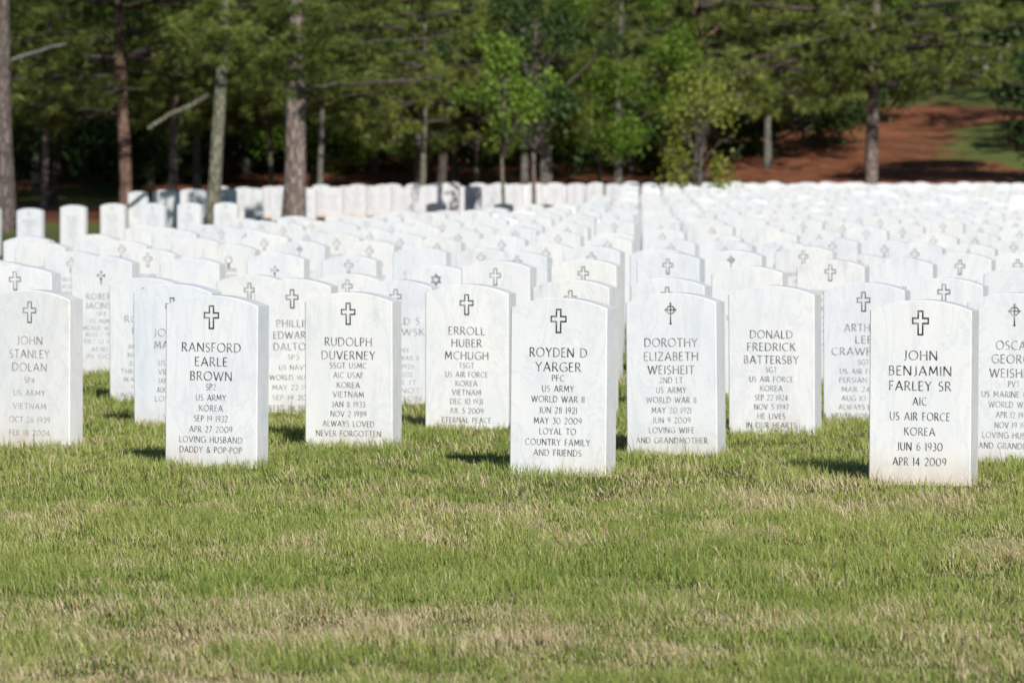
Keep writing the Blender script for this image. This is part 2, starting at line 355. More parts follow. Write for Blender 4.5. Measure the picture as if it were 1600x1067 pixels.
# ------------------------------------------------------------------ lettering: a flared roman capital drawn in strokes
def arc(cx, cy, rx, ry, a0, a1, n=9):
    return [(cx + rx * math.cos(R(a0 + (a1 - a0) * i / n)), cy + ry * math.sin(R(a0 + (a1 - a0) * i / n))) for i in range(n + 1)]
G = {
 'A': (.84, [[(.03, 0), (.42, 1)], [(.42, 1), (.81, 0)], [(.17, .34), (.67, .34)]]),
 'B': (.60, [[(.07, 0), (.07, 1)], [(.07, .97), (.28, .97)] + arc(.28, .75, .2, .22, 90, -90, 7) + [(.07, .53)], [(.07, .53), (.3, .53)] + arc(.3, .28, .24, .25, 90, -90, 8) + [(.07, .03)]]),
 'C': (.82, [arc(.52, .5, .47, .48, 55, 305, 14)]),
 'D': (.84, [[(.07, 0), (.07, 1)], [(.07, .97), (.3, .97)] + arc(.3, .5, .48, .47, 90, -90, 12) + [(.07, .03)]]),
 'E': (.54, [[(.07, 0), (.07, 1)], [(.07, .97), (.5, .97)], [(.07, .53), (.44, .53)], [(.07, .03), (.52, .03)]]),
 'F': (.52, [[(.07, 0), (.07, 1)], [(.07, .97), (.5, .97)], [(.07, .52), (.43, .52)]]),
 'G': (.90, [arc(.52, .5, .47, .48, 52, 330, 14), [(.88, .1), (.88, .46)], [(.62, .46), (.9, .46)]]),
 'H': (.80, [[(.07, 0), (.07, 1)], [(.73, 0), (.73, 1)], [(.07, .53), (.73, .53)]]),
 'I': (.16, [[(.08, 0), (.08, 1)]]),
 'J': (.40, [[(.31, 1), (.31, .18)] + arc(.13, .16, .18, .2, 0, -100, 5)]),
 'K': (.68, [[(.07, 0), (.07, 1)], [(.09, .48), (.6, 1)], [(.24, .6), (.68, 0)]]),
 'L': (.52, [[(.07, 0), (.07, 1)], [(.07, .03), (.52, .03)]]),
 'M': (1.00, [[(.08, 0), (.16, 1)], [(.16, 1), (.5, .22)], [(.5, .22), (.84, 1)], [(.84, 1), (.92, 0)]]),
 'N': (.84, [[(.07, 0), (.07, 1)], [(.07, 1), (.77, 0)], [(.77, 0), (.77, 1)]]),
 'O': (1.00, [arc(.5, .5, .46, .48, 90, 450, 22)]),
 'P': (.58, [[(.07, 0), (.07, 1)], [(.07, .97), (.28, .97)] + arc(.28, .72, .25, .25, 90, -90, 8) + [(.07, .47)]]),
 'Q': (1.0, [arc(.5, .5, .46, .48, 90, 450, 22), [(.55, .1), (.95, -.18)]]),
 'R': (.66, [[(.07, 0), (.07, 1)], [(.07, .97), (.28, .97)] + arc(.28, .73, .24, .24, 90, -90, 8) + [(.07, .49)], [(.28, .5), (.66, 0)]]),
 'S': (.54, [arc(.27, .74, .2, .24, 40, 230, 7) + [(.27, .51)] + arc(.26, .26, .23, .25, 60, -140, 8)]),
 'T': (.70, [[(.35, 0), (.35, 1)], [(.0, .97), (.70, .97)]]),
 'U': (.76, [[(.07, 1), (.07, .36)] + arc(.38, .34, .31, .33, 180, 360, 10) + [(.69, 1)]]),
 'V': (.80, [[(.02, 1), (.40, 0)], [(.40, 0), (.78, 1)]]),
 'W': (1.20, [[(.02, 1), (.32, 0)], [(.32, 0), (.6, .95)], [(.6, .95), (.88, 0)], [(.88, 0), (1.18, 1)]]),
 'X': (.72, [[(.03, 1), (.69, 0)], [(.03, 0), (.69, 1)]]),
 'Y': (.72, [[(.02, 1), (.36, .5)], [(.70, 1), (.36, .5)], [(.36, .5), (.36, 0)]]),
 'Z': (.70, [[(.03, .97), (.67, .97)], [(.67, .97), (.03, .03)], [(.03, .03), (.69, .03)]]),
 '0': (.80, [arc(.40, .5, .36, .48, 90, 450, 18)]), '1': (.18, [[(.09, 0), (.09, 1)]]),
 '2': (.60, [arc(.29, .72, .24, .26, 160, -25, 8) + [(.05, .03)], [(.05, .03), (.58, .03)]]),
 '3': (.54, [arc(.24, .75, .2, .22, 140, -80, 7), arc(.24, .27, .25, .27, 85, -140, 9)]),
 '4': (.66, [[(.46, 0), (.46, 1)], [(.46, 1), (.03, .28)], [(.03, .28), (.64, .28)]]),
 '5': (.54, [[(.5, .97), (.15, .97)], [(.15, .97), (.11, .56)], arc(.22, .31, .27, .29, 115, -135, 10)]),
 '6': (.62, [[(.46, 1)] + arc(.5, .35, .44, .6, 120, 180, 5)[0:6], arc(.31, .3, .25, .28, 0, 360, 14)]),
 '7': (.56, [[(.03, .97), (.54, .97)], [(.54, .97), (.15, 0)]]),
 '8': (.58, [arc(.29, .75, .19, .23, 90, 450, 14), arc(.29, .27, .24, .26, 90, 450, 14)]),
 '9': (.62, [arc(.31, .7, .25, .28, 0, 360, 14), arc(.12, .65, .44, .6, 0, -62, 5)]),
 '&': (.78, [[(.76, .02), (.2, .72)] + arc(.34, .82, .15, .16, 200, 10, 7) + [(.2, .5)] + arc(.3, .25, .24, .25, 120, 300, 8) + [(.7, .42)]]),
 '-': (.34, [[(.04, .42), (.30, .42)]]), '.': (.2, [[(.06, .05), (.14, .05)]]), ' ': (.42, []), '|': (.5, [[(.0, .5), (.5, .5)]]),
}
def glyph_strips(text, cap, width, cx, y, thick=1.0):
    """strokes of one line as quads on the plane x,z; CAP is the letter height, WIDTH the line's length (None: natural)"""
    sp = .19; pen = 0; pos = []
    for ch in text:
        w = G[ch][0]; pos.append(pen); pen += w + sp
    nat = pen - sp; kx = cap if width is None else width / nat
    V, Q = [], []
    for ch, p0 in zip(text, pos):
        for si, st in enumerate(G[ch][1]):
            pts = [((p0 + a) * kx + cx - nat * kx / 2, (b - .5) * cap + y) for a, b in st]
            n = len(pts); base = len(V)
            for q in range(n):
                a = pts[max(q - 1, 0)]; b = pts[min(q + 1, n - 1)]
                dx, dz = b[0] - a[0], b[1] - a[1]; l = math.hypot(dx, dz) or 1; dx /= l; dz /= l
                ang = math.atan2(dz, dx)
                t = (.055 + .075 * abs(math.sin(ang - R(18)))) * cap * .5 * thick
                if q in (0, n - 1) and n == 2: t *= 1.12       # flared stroke ends
                V.append((pts[q][0] - dz * t, pts[q][1] + dx * t, si)); V.append((pts[q][0] + dz * t, pts[q][1] - dx * t, si))
            for q in range(n - 1): Q.append((base + 2 * q, base + 2 * q + 1, base + 2 * q + 3, base + 2 * q + 2))
    return V, Q
FACE_Y = -.0508 - .0009
def flat_mesh(name, V, Q):
    v = np.array([(x, FACE_Y - .00004 * s, z) for x, z, s in V])
    f = np.array(Q)[:, ::-1] if False else np.array(Q)
    return mesh_np(name, v, quads=f)
def inscription_mesh(lines):
    V, Q = [], []
    for (t, z, cap, wid) in lines:
        a, b = glyph_strips(t, cap, wid, 0, z); o = len(V); V += a; Q += [tuple(o + k for k in q) for q in b]
    return flat_mesh('inscription', V, Q)
def outline(pts, w):
    """closed outline of width W inside the polygon PTS"""
    n = len(pts); V = []; Q = []
    area = sum(pts[i][0] * pts[(i + 1) % n][1] - pts[(i + 1) % n][0] * pts[i][1] for i in range(n)); s = 1 if area > 0 else -1
    for i in range(n):
        p, a, b = pts[i], pts[i - 1], pts[(i + 1) % n]
        d1 = Vector((p[0] - a[0], p[1] - a[1])).normalized(); d2 = Vector((b[0] - p[0], b[1] - p[1])).normalized()
        n1 = Vector((-d1.y, d1.x)) * s; n2 = Vector((-d2.y, d2.x)) * s
        m = (n1 + n2); m = m / max(m.dot(n1), .25)
        V.append((p[0], p[1], 0)); V.append((p[0] + m.x * w, p[1] + m.y * w, 0))
    for i in range(n):
        j = (i + 1) % n; Q.append((2 * i, 2 * i + 1, 2 * j + 1, 2 * j))
    return V, Q
def emblem_mesh(kind, z, w=.056, h=.080):
    V, Q = [], []
    def add(v, q):
        o = len(V); V.extend(v); Q.extend(tuple(o + k for k in t) for t in q)
    if kind == 'cross':
        t = w * .36 / 2; a = w / 2; top = h * .5; bot = -h * .5; c1 = h * .215; c0 = -h * .055
        add(*outline([(-t, z + top), (t, z + top), (t, z + c1), (a, z + c1), (a, z + c0), (t, z + c0), (t, z + bot), (-t, z + bot), (-t, z + c0), (-a, z + c0), (-a, z + c1), (-t, z + c1)], .0052))
    elif kind == 'ring':        # narrow pointed cross with a ring round its centre
        c = z + .012
        for r0, r1 in ((.0118, .0162),):
            v = []
            for k in range(24):
                a = R(15 * k); v += [(r0 * math.cos(a), c + r0 * math.sin(a), 1), (r1 * math.cos(a), c + r1 * math.sin(a), 1)]
            add(v, [(2 * k, 2 * k + 1, (2 * k + 3) % 48, (2 * k + 2) % 48) for k in range(24)])
        add([(-.0024, z - .036, 0), (.0024, z - .036, 0), (.0024, z + .034, 0), (-.0024, z + .034, 0)], [(0, 1, 2, 3)])
        add([(-.018, c - .0022, 2), (.018, c - .0022, 2), (.018, c + .0022, 2), (-.018, c + .0022, 2)], [(0, 1, 2, 3)])
        for (px, pz, ux, uz) in ((0, z + .034, 0, 1), (0, z - .036, 0, -1), (.018, c, 1, 0), (-.018, c, -1, 0)):
            e = .0075; q = .0058
            add([(px - uz * q, pz - ux * q, 3), (px + ux * e * .6 , pz + uz * e * .6, 3), (px + uz * q, pz + ux * q, 3), (px - ux * e * .5, pz - uz * e * .5, 3)], [(0, 1, 2, 3)])
    elif kind == 'star':
        r = .034
        for f in (90, -90): add(*outline([(r * math.cos(R(f + 120 * k)), z + r * math.sin(R(f + 120 * k))) for k in range(3)], .0055))
    elif kind == 'flared':      # four flared solid arms
        for k in range(4):
            a = R(90 * k); ca, sa = math.cos(a), math.sin(a); L = .021
            pts = [(.003, -.004), (L, -.008), (L * 1.12, 0), (L, .008)]
            add([(x * ca - y * sa, z + x * sa + y * ca, k) for x, y in pts], [(0, 1, 2, 3)])
        add([(-.003, z - .046, 4), (.003, z - .046, 4), (.003, z - .02, 4), (-.003, z - .02, 4)], [(0, 1, 2, 3)])
    elif kind == 'wheel':
        v = []
        for k in range(20):
            a = R(18 * k); v += [(.019 * math.cos(a), z + .014 + .019 * math.sin(a), 0), (.024 * math.cos(a), z + .014 + .024 * math.sin(a), 0)]
        add(v, [(2 * k, 2 * k + 1, (2 * k + 3) % 40, (2 * k + 2) % 40) for k in range(20)])
        add([(-.011, z - .036, 1), (.011, z - .036, 1), (.006, z - .009, 1), (-.006, z - .009, 1)], [(0, 1, 2, 3)])
    return flat_mesh('emblem', V, Q)

# ------------------------------------------------------------------ the stone itself
SW, ST, SH, RISE = .333, .1016, .598, .034
def stone_mesh(detail=10, low=-.12):
    hw = SW / 2; r = (hw * hw + RISE * RISE) / (2 * RISE); cz = SH - r; a = math.asin(hw / r)
    prof = [(-hw, low), (hw, low)] + [(r * math.sin(a - 2 * a * i / detail), cz + r * math.cos(a - 2 * a * i / detail)) for i in range(detail + 1)]
    n = len(prof); e = .0035
    def inset(p, d):
        o = []
        for i in range(n):
            q, A, B = p[i], p[i - 1], p[(i + 1) % n]
            d1 = Vector((q[0] - A[0], q[1] - A[1])).normalized(); d2 = Vector((B[0] - q[0], B[1] - q[1])).normalized()
            n1 = Vector((-d1.y, d1.x)); n2 = Vector((-d2.y, d2.x)); m = n1 + n2; m = m / m.dot(n1)
            o.append((q[0] + m.x * d, q[1] + m.y * d))
        return o
    inn = inset(prof, e); hy = ST / 2
    rings = [(inn, -hy), (prof, -hy + e), (prof, hy - e), (inn, hy)]
    v = [(x, y, z) for p, y in rings for x, z in p]; f = []
    for k in range(3):
        for i in range(n): j = (i + 1) % n; f.append((k * n + i, k * n + j, (k + 1) * n + j, (k + 1) * n + i))
    f.append(tuple(range(n - 1, -1, -1))[::-1]); f.append(tuple(range(3 * n, 4 * n))[::-1])
    me = bpy.data.meshes.new('headstone'); me.from_pydata(v, [], f); me.update()
    import bmesh
    bm = bmesh.new(); bm.from_mesh(me); bmesh.ops.recalc_face_normals(bm, faces=bm.faces); bm.to_mesh(me); bm.free()
    return me

# lattice of the lines: i counts lines back, j along a line
def lattice(i, j):
    zn = 1 + .0722 * i - .0244 * j; xn = 68.1 + 199.9 * i + 551.6 * j
    if j <= -4: xn += -45 - 21 * (min(i, 11) - 6)
    return xn * Z1 / FPX + .0167, zn * Z1, zn      # the fit was made on the front faces
K1 = FPX / Z1            # photo pixels per metre at the front line

# the inscriptions that can be read: (line, height in photo pixels, letter class, width in photo pixels)
# y of each line as in the photograph, converted with the stone's own distance
INS = {
 (0, -1): [('RANSFORD', 542, 'N', 92), ('EARLE', 564.3, 'N', 51), ('BROWN', 586.6, 'N', 65), ('SP2', 603.8, 's', 15.5), ('US ARMY', 620.3, 's', 47), ('KOREA', 636.8, 's', 37), ('SEP 19 1932', 653, 's', 52.5), ('APR 27 2009', 669.6, 's', 67), ('LOVING HUSBAND', 685.8, 's', 98.5), ('DADDY & POP-POP', 701.6, 's', 97.5)],
 (0, 0): [('ROYDEN D', 550, 'N', 90), ('YARGER', 572.5, 'N', 71), ('PFC', 590, 's', 19.5), ('US ARMY', 606.5, 's', 50), ('WORLD WAR II', 622.8, 's', 83), ('JUN 28 1921', 640, 's', 60), ('MAY 30 2009', 656.5, 's', 75), ('LOYAL TO', 673, 's', 57.5), ('COUNTRY FAMILY', 690, 's', 102), ('AND FRIENDS', 706.3, 's', 75)],
 (0, 1): [('JOHN', 554.5, 'N', 53), ('BENJAMIN', 578.4, 'N', 97), ('FARLEY SR', 602, 'N', 96), ('AIC', 626, 'm', 22), ('US AIR FORCE', 649.5, 'm', 93), ('KOREA', 673, 'm', 48), ('JUN 6 1930', 696.5, 'm', 71), ('APR 14 2009', 720, 'm', 83)],
 (1, -2): [('JOHN', 531, 'N', 42), ('STANLEY', 552, 'N', 65), ('DOLAN', 572.5, 'N', 56), ('SP4', 593, 's', 17), ('US ARMY', 613, 's', 51), ('VIETNAM', 633.5, 's', 54), ('OCT 26 1939', 654.5, 's', 66), ('FEB 18 2004', 675, 's', 66)],
 (1, -1): [('RUDOLPH', 533, 'N', 73), ('DUVERNEY', 554, 'N', 83), ('SSGT USMC', 570, 's', 57), ('AIC USAF', 585, 's', 46), ('KOREA', 600.5, 's', 35.5), ('VIETNAM', 615, 's', 48), ('JAN 8 1933', 630.5, 's', 52), ('NOV 2 1989', 645.5, 's', 55.5), ('ALWAYS LOVED', 660.8, 's', 80), ('NEVER FORGOTTEN', 676, 's', 101)],
 (1, 0): [('DOROTHY', 534.5, 'N', 83), ('ELIZABETH', 556, 'N', 85), ('WEISHEIT', 577, 'N', 73), ('2ND LT', 593, 's', 36.5), ('US ARMY', 608.5, 's', 47), ('WORLD WAR II', 624, 's', 78), ('MAY 20 1921', 640, 's', 62), ('JUN 9 2009', 655.5, 's', 60), ('LOVING WIFE', 671, 's', 71), ('AND GRANDMOTHER', 687, 's', 112)],
 (1, 1): [('OSCAR', 538.5, 'N', 57), ('GEORGE', 560, 'N', 70), ('WEISHEIT', 582, 'N', 76), ('PVT', 599, 's', 18), ('US MARINE CORPS', 615, 's', 100), ('WORLD WAR II', 631, 's', 78), ('APR 12 1920', 647, 's', 55), ('NOV 19 1999', 663, 's', 59), ('LOVING HUSBAND', 679, 's', 97), ('AND GRANDFATHER', 695.5, 's', 108)],
 (2, -2): [('JOSEPH', 519, 'N', 60), ('MARVIN', 538, 'N', 57), ('US ARMY', 566, 's', 44), ('VIETNAM', 580, 's', 44), ('JAN 12 1941', 594, 's', 46), ('AUG 23 2007', 608, 's', 49), ('LOVED BY', 622, 's', 56), ('HIS', 637, 's', 18), ('WIFE', 650, 's', 30)],
 (2, -1): [('ERROLL', 516, 'N', 56), ('HUBER', 535, 'N', 46.5), ('MCHUGH', 554.5, 'N', 67), ('TSGT', 570, 's', 23), ('US AIR FORCE', 584, 's', 65), ('KOREA', 598, 's', 34), ('VIETNAM', 612, 's', 45), ('DEC 10 1931', 626, 's', 50), ('JUL 5 2009', 640.5, 's', 52), ('ETERNAL PEACE', 655, 's', 76)],
 (2, 0): [('DONALD', 521.5, 'N', 66), ('FREDRICK', 541, 'N', 75), ('BATTERSBY', 561, 'N', 85), ('SGT', 576.5, 's', 17), ('US AIR FORCE', 591.3, 's', 68), ('KOREA', 605.5, 's', 35), ('SEP 22 1924', 620, 's', 51), ('NOV 5 1997', 634.5, 's', 53.5), ('HE LIVES', 649, 's', 43), ('IN OUR HEARTS', 663, 's', 78)],
 (3, -2): [('PHILLIP', 504.5, 'N', 50), ('EDWARD', 522.5, 'N', 60), ('DALTON', 540.5, 'N', 60), ('SP3', 557, 's', 17), ('US NAVY', 573, 's', 44), ('WORLD WAR II', 588.5, 's', 74), ('MAY 22 1924', 604, 's', 66), ('SEP 19 2003', 620, 's', 66), ('REST IN PEACE', 636, 's', 78)],
 (3, 0): [('ARTHUR', 511.5, 'N', 60), ('LEE', 530, 'N', 26), ('CRAWFORD', 548.5, 'N', 100), ('SGT', 565, 's', 17), ('US AIR FORCE', 579.5, 's', 74), ('PERSIAN GULF', 593, 's', 76), ('MAR 24 1961', 607.5, 's', 69), ('AUG 10 2008', 621.5, 's', 69), ('ALWAYS LOVED', 635, 's', 78), ('NEVER FORGOTTEN', 649, 's', 100)],
 (4, -3): [('ROBERT', 498, 'N', 60), ('FAYE', 516, 'N', 36), ('SFC', 529, 's', 16), ('MARINES', 541, 's', 48), ('NOV 3 1931', 554, 's', 50), ('JUN 9 2006', 567, 's', 46), ('THROUGH ALL', 579.5, 's', 72), ('WAY OF LIFE', 591.5, 's', 64), ('HE WAS', 604, 's', 38), ('UNCONQUERED', 616.5, 's', 84)],
 (4, -2): [('GERALD S', 501, 'N', 74), ('WISNIEWSKI', 518, 'N', 98), ('US ARMY', 546.5, 's', 40), ('WORLD WAR II', 558.5, 's', 70), ('MAR 8 1926', 571.5, 's', 56), ('MAY 2 2002', 584, 's', 50), ('LABOR IT', 596.5, 's', 62), ('THEY NOT', 609, 's', 74), ('A NATION', 621.5, 's', 78)],
 (6, -4): [('ROBERT', 463, 'N', 48), ('JACINSKI', 477, 'N', 50), ('SP4', 490, 's', 15), ('US ARMY', 501, 's', 36), ('WORLD WAR II', 512, 's', 60), ('AUG 2 1920', 522, 's', 50), ('DEC 12 1999', 533, 's', 54), ('AT REST', 545, 's', 30), ('IN GOD', 556, 's', 48)],
}
# emblem (height of its centre in the photograph), and how worn the paint is
EMB = {(0, -1): ('cross', 495), (0, 0): ('cross', 501), (0, 1): ('cross', 504), (1, -2): ('cross', 487), (1, -1): ('cross', 489), (1, 0): ('ring', 489), (1, 1): ('ring', 491), (2, -2): ('cross', 480), (2, -1): ('cross', 475),
       (2, 0): (None, 0), (3, -2): ('cross', 466), (3, -1): ('cross', 468), (3, 0): ('cross', 471), (4, -3): ('cross', 463), (4, -2): ('cross', 465), (4, -1): ('cross', 462), (4, 0): ('cross', 458), (5, -3): ('cross', 455),
       (6, -4): ('flared', 430), (8, -4): ('flared', 422), (7, -3): ('star', 437), (9, -4): ('cross', 416), (10, -5): ('wheel', 410)}
WEAR = {(1, -2): .52, (1, 1): .40, (1, 0): .34, (3, -2): .34, (3, 0): .36, (4, -3): .42, (4, -2): .50, (2, -2): .36, (0, 1): .16, (0, -1): .2, (0, 0): .18, (6, -4): .45, (2, 0): .25, (2, -1): .24, (1, -1): .24}
# observed height of the stone's top and ground line in the photograph
TOPY = {(0, -1): 461, (0, 0): 465, (0, 1): 468, (1, -2): 453, (1, -1): 456, (1, 0): 457, (1, 1): 457, (2, -2): 443, (2, -1): 444, (2, 0): 446, (3, -2): 435, (3, -1): 436.5, (3, 0): 441, (4, -3): 433, (4, -2): 437, (4, -1): 434, (4, 0): 434,
        (5, -3): 429, (6, -3): 427, (6, -4): 400, (7, -3): 415, (7, -4): 403}
YAW = {(1, -2): -4.5, (0, -1): -1.5}
XOFF = {(2, -2): 4, (4, -3): 4, (6, -4): 3, (0, -1): 2, (0, 0): 3, (1, -1): 3.5, (1, -2): -6, (2, 0): -4, (3, -2): 4, (4, -2): -4, (5, -1): -4, (9, -1): 4}
TONE = {(2, -2): (.93, .965, 1), (3, 0): (.93, .95, .985), (2, -1): (1, 1, .985), (1, -1): (1, 1, .985), (0, 0): (.985, .99, 1), (1, 0): (.965, .98, 1), (4, -1): (.97, .985, 1), (6, -2): (1, .995, .96), (5, -3): (1, .995, .97)}

ORD = 'front second third fourth fifth sixth seventh eighth ninth tenth eleventh twelfth thirteenth fourteenth fifteenth sixteenth seventeenth eighteenth nineteenth twentieth'.split()
TENS = {20: 'twenty', 30: 'thirty', 40: 'forty', 50: 'fifty', 60: 'sixty', 70: 'seventy', 80: 'eighty'}
TENTH = {20: 'twentieth', 30: 'thirtieth', 40: 'fortieth', 50: 'fiftieth', 60: 'sixtieth', 70: 'seventieth', 80: 'eightieth'}
def ordinal(n):
    if n == 1: return 'first'
    if n <= 20: return ORD[n - 1]
    t = n // 10 * 10
    return TENTH[t] if n == t else TENS[t] + '-' + ordinal(n - t)

LABELS = {
 (0, -1): 'white marble headstone with DADDY & POP-POP as its last line',
 (0, 0): 'white marble headstone of a PFC with LOYAL TO COUNTRY FAMILY AND FRIENDS',
 (0, 1): 'white marble headstone dated JUN 6 1930 and APR 14 2009, nearest the right',
 (1, -2): 'headstone with worn grey lettering, OCT 26 1939 above FEB 18 2004',
 (1, -1): 'white headstone of SSGT USMC ending ALWAYS LOVED NEVER FORGOTTEN',
 (1, 0): 'white headstone with thin ringed cross, 2ND LT, LOVING WIFE AND GRANDMOTHER',
 (1, 1): 'headstone with thin ringed cross cut off by the right picture edge',
 (2, -2): 'bluish headstone half hidden behind the DADDY & POP-POP stone, cross only partly showing',
 (2, -1): 'white headstone of a TSGT with ETERNAL PEACE just above the grass',
 (2, 0): 'white headstone without any cross, IN OUR HEARTS sunk into the grass',
 (3, -2): 'headstone of an SP3, US NAVY, between the POP-POP and SSGT USMC stones',
 (3, -1): 'headstone whose cross top peeks over the LOYAL TO COUNTRY stone',
 (3, 0): 'bluish headstone of a PERSIAN GULF veteran behind the JUN 6 1930 stone',
 (4, -3): 'headstone with last line beginning UNCO, half covered by a bluish stone',
 (4, -2): 'worn headstone showing a strip of text left of the ETERNAL PEACE stone',
 (4, -1): 'headstone whose cross top peeks over the 2ND LT ringed-cross stone',
 (4, 0): 'headstone with full cross showing above the JUN 6 1930 stone',
 (6, -4): 'white headstone with small solid flared cross and faint text, near left edge',
 (7, -3): 'headstone marked with a six-pointed star',
 (8, -4): 'headstone with small solid black flared cross, right of two outlined crosses',
}
COLSTART = {1: 'JUN 6 1930 stone', 0: 'LOYAL TO COUNTRY stone', -1: 'DADDY & POP-POP stone', -2: 'worn OCT 26 1939 stone', -3: 'UNCO-lettered stone'}

STONE = stone_mesh(); STONE_LO = stone_mesh(6, -.05)
def stone_place(i, j):
    x, y, zn = lattice(i, j)
    rr = random.Random(i * 131 + j * 7919 + 5)
    x += XOFF.get((i, j), 0) * zn / K1
    if (i, j) not in XOFF and (i, j) not in TOPY: x += rr.gauss(0, .012)
    g = float(ground_h(x, y))
    if (i, j) in TOPY: z = CAM_H - (TOPY[(i, j)] - 262) * zn / K1 - SH
    else: z = g + rr.gauss(0, .016)
    return x, y, zn, z, R(-THETA + YAW.get((i, j), 0)) + rr.gauss(0, R(.9)), (rr.gauss(0, R(.5)), rr.gauss(0, R(.45)))

cells = []
for j in range(-24, 3):
    for i in range(0, 100):
        x, y, zn = lattice(i, j)
        if zn > 6.9 or zn < .9: continue
        px = 800 + x / y * FPX
        if not (-190 < px < 1790): continue
        lim = float(np.interp(px, [-200, 0, 60, 150, 300, 480, 700, 880, 950, 985], [1.8, 2.0, 2.1, 2.45, 2.75, 3.0, 3.5, 4.1, 4.8, 6.9]))
        keep = (zn < lim and j > -23) or (j == -17 and px < 385) or (j in (-23, -24) and px > 215)   # the main field, one line by the wood's edge, and the last two lines beyond the lane of trees
        if not keep: continue
        cells.append((i, j, zn, px))
# leaning sapling, trunks etc. stand in the lane, so nothing to drop.  Visible area of every stone, counted on a small picture plane
cells.sort(key=lambda c: -c[2])
buf = np.full((534, 800), -1, int); info = []
for n, (i, j, zn, px) in enumerate(cells):
    x, y, zn, z, rz, tilt = stone_place(i, j); s = K1 / zn * .5
    cx = (800 + x / y * FPX) * .5; top = (262 + (CAM_H - z - SH) * K1 / zn) * .5; bot = (262 + (CAM_H - z - .04) * K1 / zn) * .5
    w0, w1 = cx - .157 * s - .016 * s, cx + .157 * s + .016 * s
    x0, x1, y0, y1 = int(max(w0, 0)), int(min(w1 + 1, 800)), int(max(top + .01 * s, 0)), int(min(bot, 534))
    if x1 > x0 and y1 > y0: buf[y0:y1, x0:x1] = n
    info.append((x, y, zn, z, rz, tilt))
seen = np.bincount(buf[buf >= 0], minlength=len(cells))
order = np.argsort(-seen)
DARK = {}
NIND = 300
single = set(int(k) for k in order[:NIND] if seen[k] > 3)

GRP = 'white marble headstones standing in lines on the lawn'
EM = {}
def emblem_for(kind, dz):
    key = (kind, round(dz, 3))
    if key not in EM: EM[key] = emblem_mesh(kind, SH + dz)
    return EM[key]
# unreadable far text: short broken strokes only
def faint_lines(seed):
    rr = random.Random(seed); V, Q = [], []
    z = SH - .165; n = 9
    for k in range(n):
        wid = rr.uniform(.08, .21); cap = .022 if k < 3 else .015; x = -wid / 2
        while x < wid / 2:
            l = rr.uniform(.006, .013); o = len(V)
            V += [(x, z, 0), (x + l * .45, z, 0), (x + l * .45, z + cap, 0), (x, z + cap, 0)]; Q.append((o, o + 1, o + 2, o + 3)); x += l * 1.15
        z -= cap + .017
    return flat_mesh('inscription', V, Q)
FAINT = [faint_lines(k) for k in range(6)]

vis_by_line = {}
for n in sorted(single, key=lambda k: cells[k][2]): vis_by_line.setdefault(cells[n][1], []).append(n)
lines_sorted = sorted(vis_by_line, key=lambda j: -j)
FOOT = []
rest = []
for n, (i, j, zn, px) in enumerate(cells):
    x, y, zn, z, rz, tilt = info[n]
    rr = random.Random(i * 977 + j * 31 + 3)
    if zn < 2.2: FOOT.append((x, y))
    if n not in single: rest.append(n); continue
    o = bpy.data.objects.new('headstone', STONE); COL.objects.link(o)
    if not STONE.materials: STONE.materials.append(MARBLE)
    o.location = (x, y, z); o.rotation_euler = (tilt[0], tilt[1], rz)
    b = rr.uniform(-1, 1)
    tone = TONE.get((i, j)) or ((1, .998 - .004 * b, .994 - .014 * b) if b > 0 else (.99 + .035 * b, .992 + .02 * b, 1.0))
    o.color = (*tone, 1)
    # label
    if (i, j) in LABELS: lab = LABELS[(i, j)]
    else:
        tint = 'creamy white' if b > .35 else ('bluish white' if b < -.35 else 'plain white')
        k = vis_by_line[j].index(n) + 1
        if j in (-24, -23):
            which = 'last' if j == -24 else 'last but one'
            lab = f'small {tint} headstone, {ordinal(k)} from left in the {which} line before the trees'
        elif j == -17 and px < 385: lab = f'{tint} headstone against the dark wood, {ordinal(k)} from the left edge'
        elif j in COLSTART: lab = f'{tint} headstone, {ordinal(k)} along the slanting line behind the {COLSTART[j]}'
        else: lab = f'{tint} headstone, {ordinal(k)} from the left along the {ordinal(2 - j)} slanting line'
        lab = ' '.join(lab.split())
    tag(o, lab, 'headstone', GRP)
    # emblem and lettering
    kind, ey = EMB.get((i, j), (None, None) if rr.random() < .08 else (rr.choices(['cross', 'ring', 'wheel', 'flared'], [.93, .035, .015, .02])[0], None))
    wear = WEAR.get((i, j), rr.uniform(.3, .62))
    if kind:
        if ey: ez = CAM_H - (ey - 262) * zn / K1 - z - SH
        else: ez = -.068 + rr.choice([-.006, 0, .006])
        e = obj('emblem', emblem_for(kind, ez), PAINT, o); e.color = (max(wear - .12, 0), 0, 0, 1)
        if zn > 1.7: e.color = (min(wear * .5 + .18 + .2 * min(1, (zn - 1.7)), .72), 0, 0, 1)
    if (i, j) in INS:
        rows = []
        for t, yy, cl, wd in INS[(i, j)]:
            cap = {'N': .0300, 'm': .0255, 's': .0205}[cl]
            rows.append((t, CAM_H - (yy - 262) * zn / K1 - z, cap, wd * zn / K1 / math.cos(R(THETA - (px - 800) / FPX * 57.3))))
        q = obj('inscription', inscription_mesh(rows), PAINT, o); q.color = (wear, 0, 0, 1)
    elif (j <= -16 or seen[n] > 160):
        q = obj('inscription', FAINT[rr.randrange(6)], PAINT, o); q['kind'] = 'stuff'; q.color = (.55 + rr.uniform(-.1, .15), 0, 0, 1)
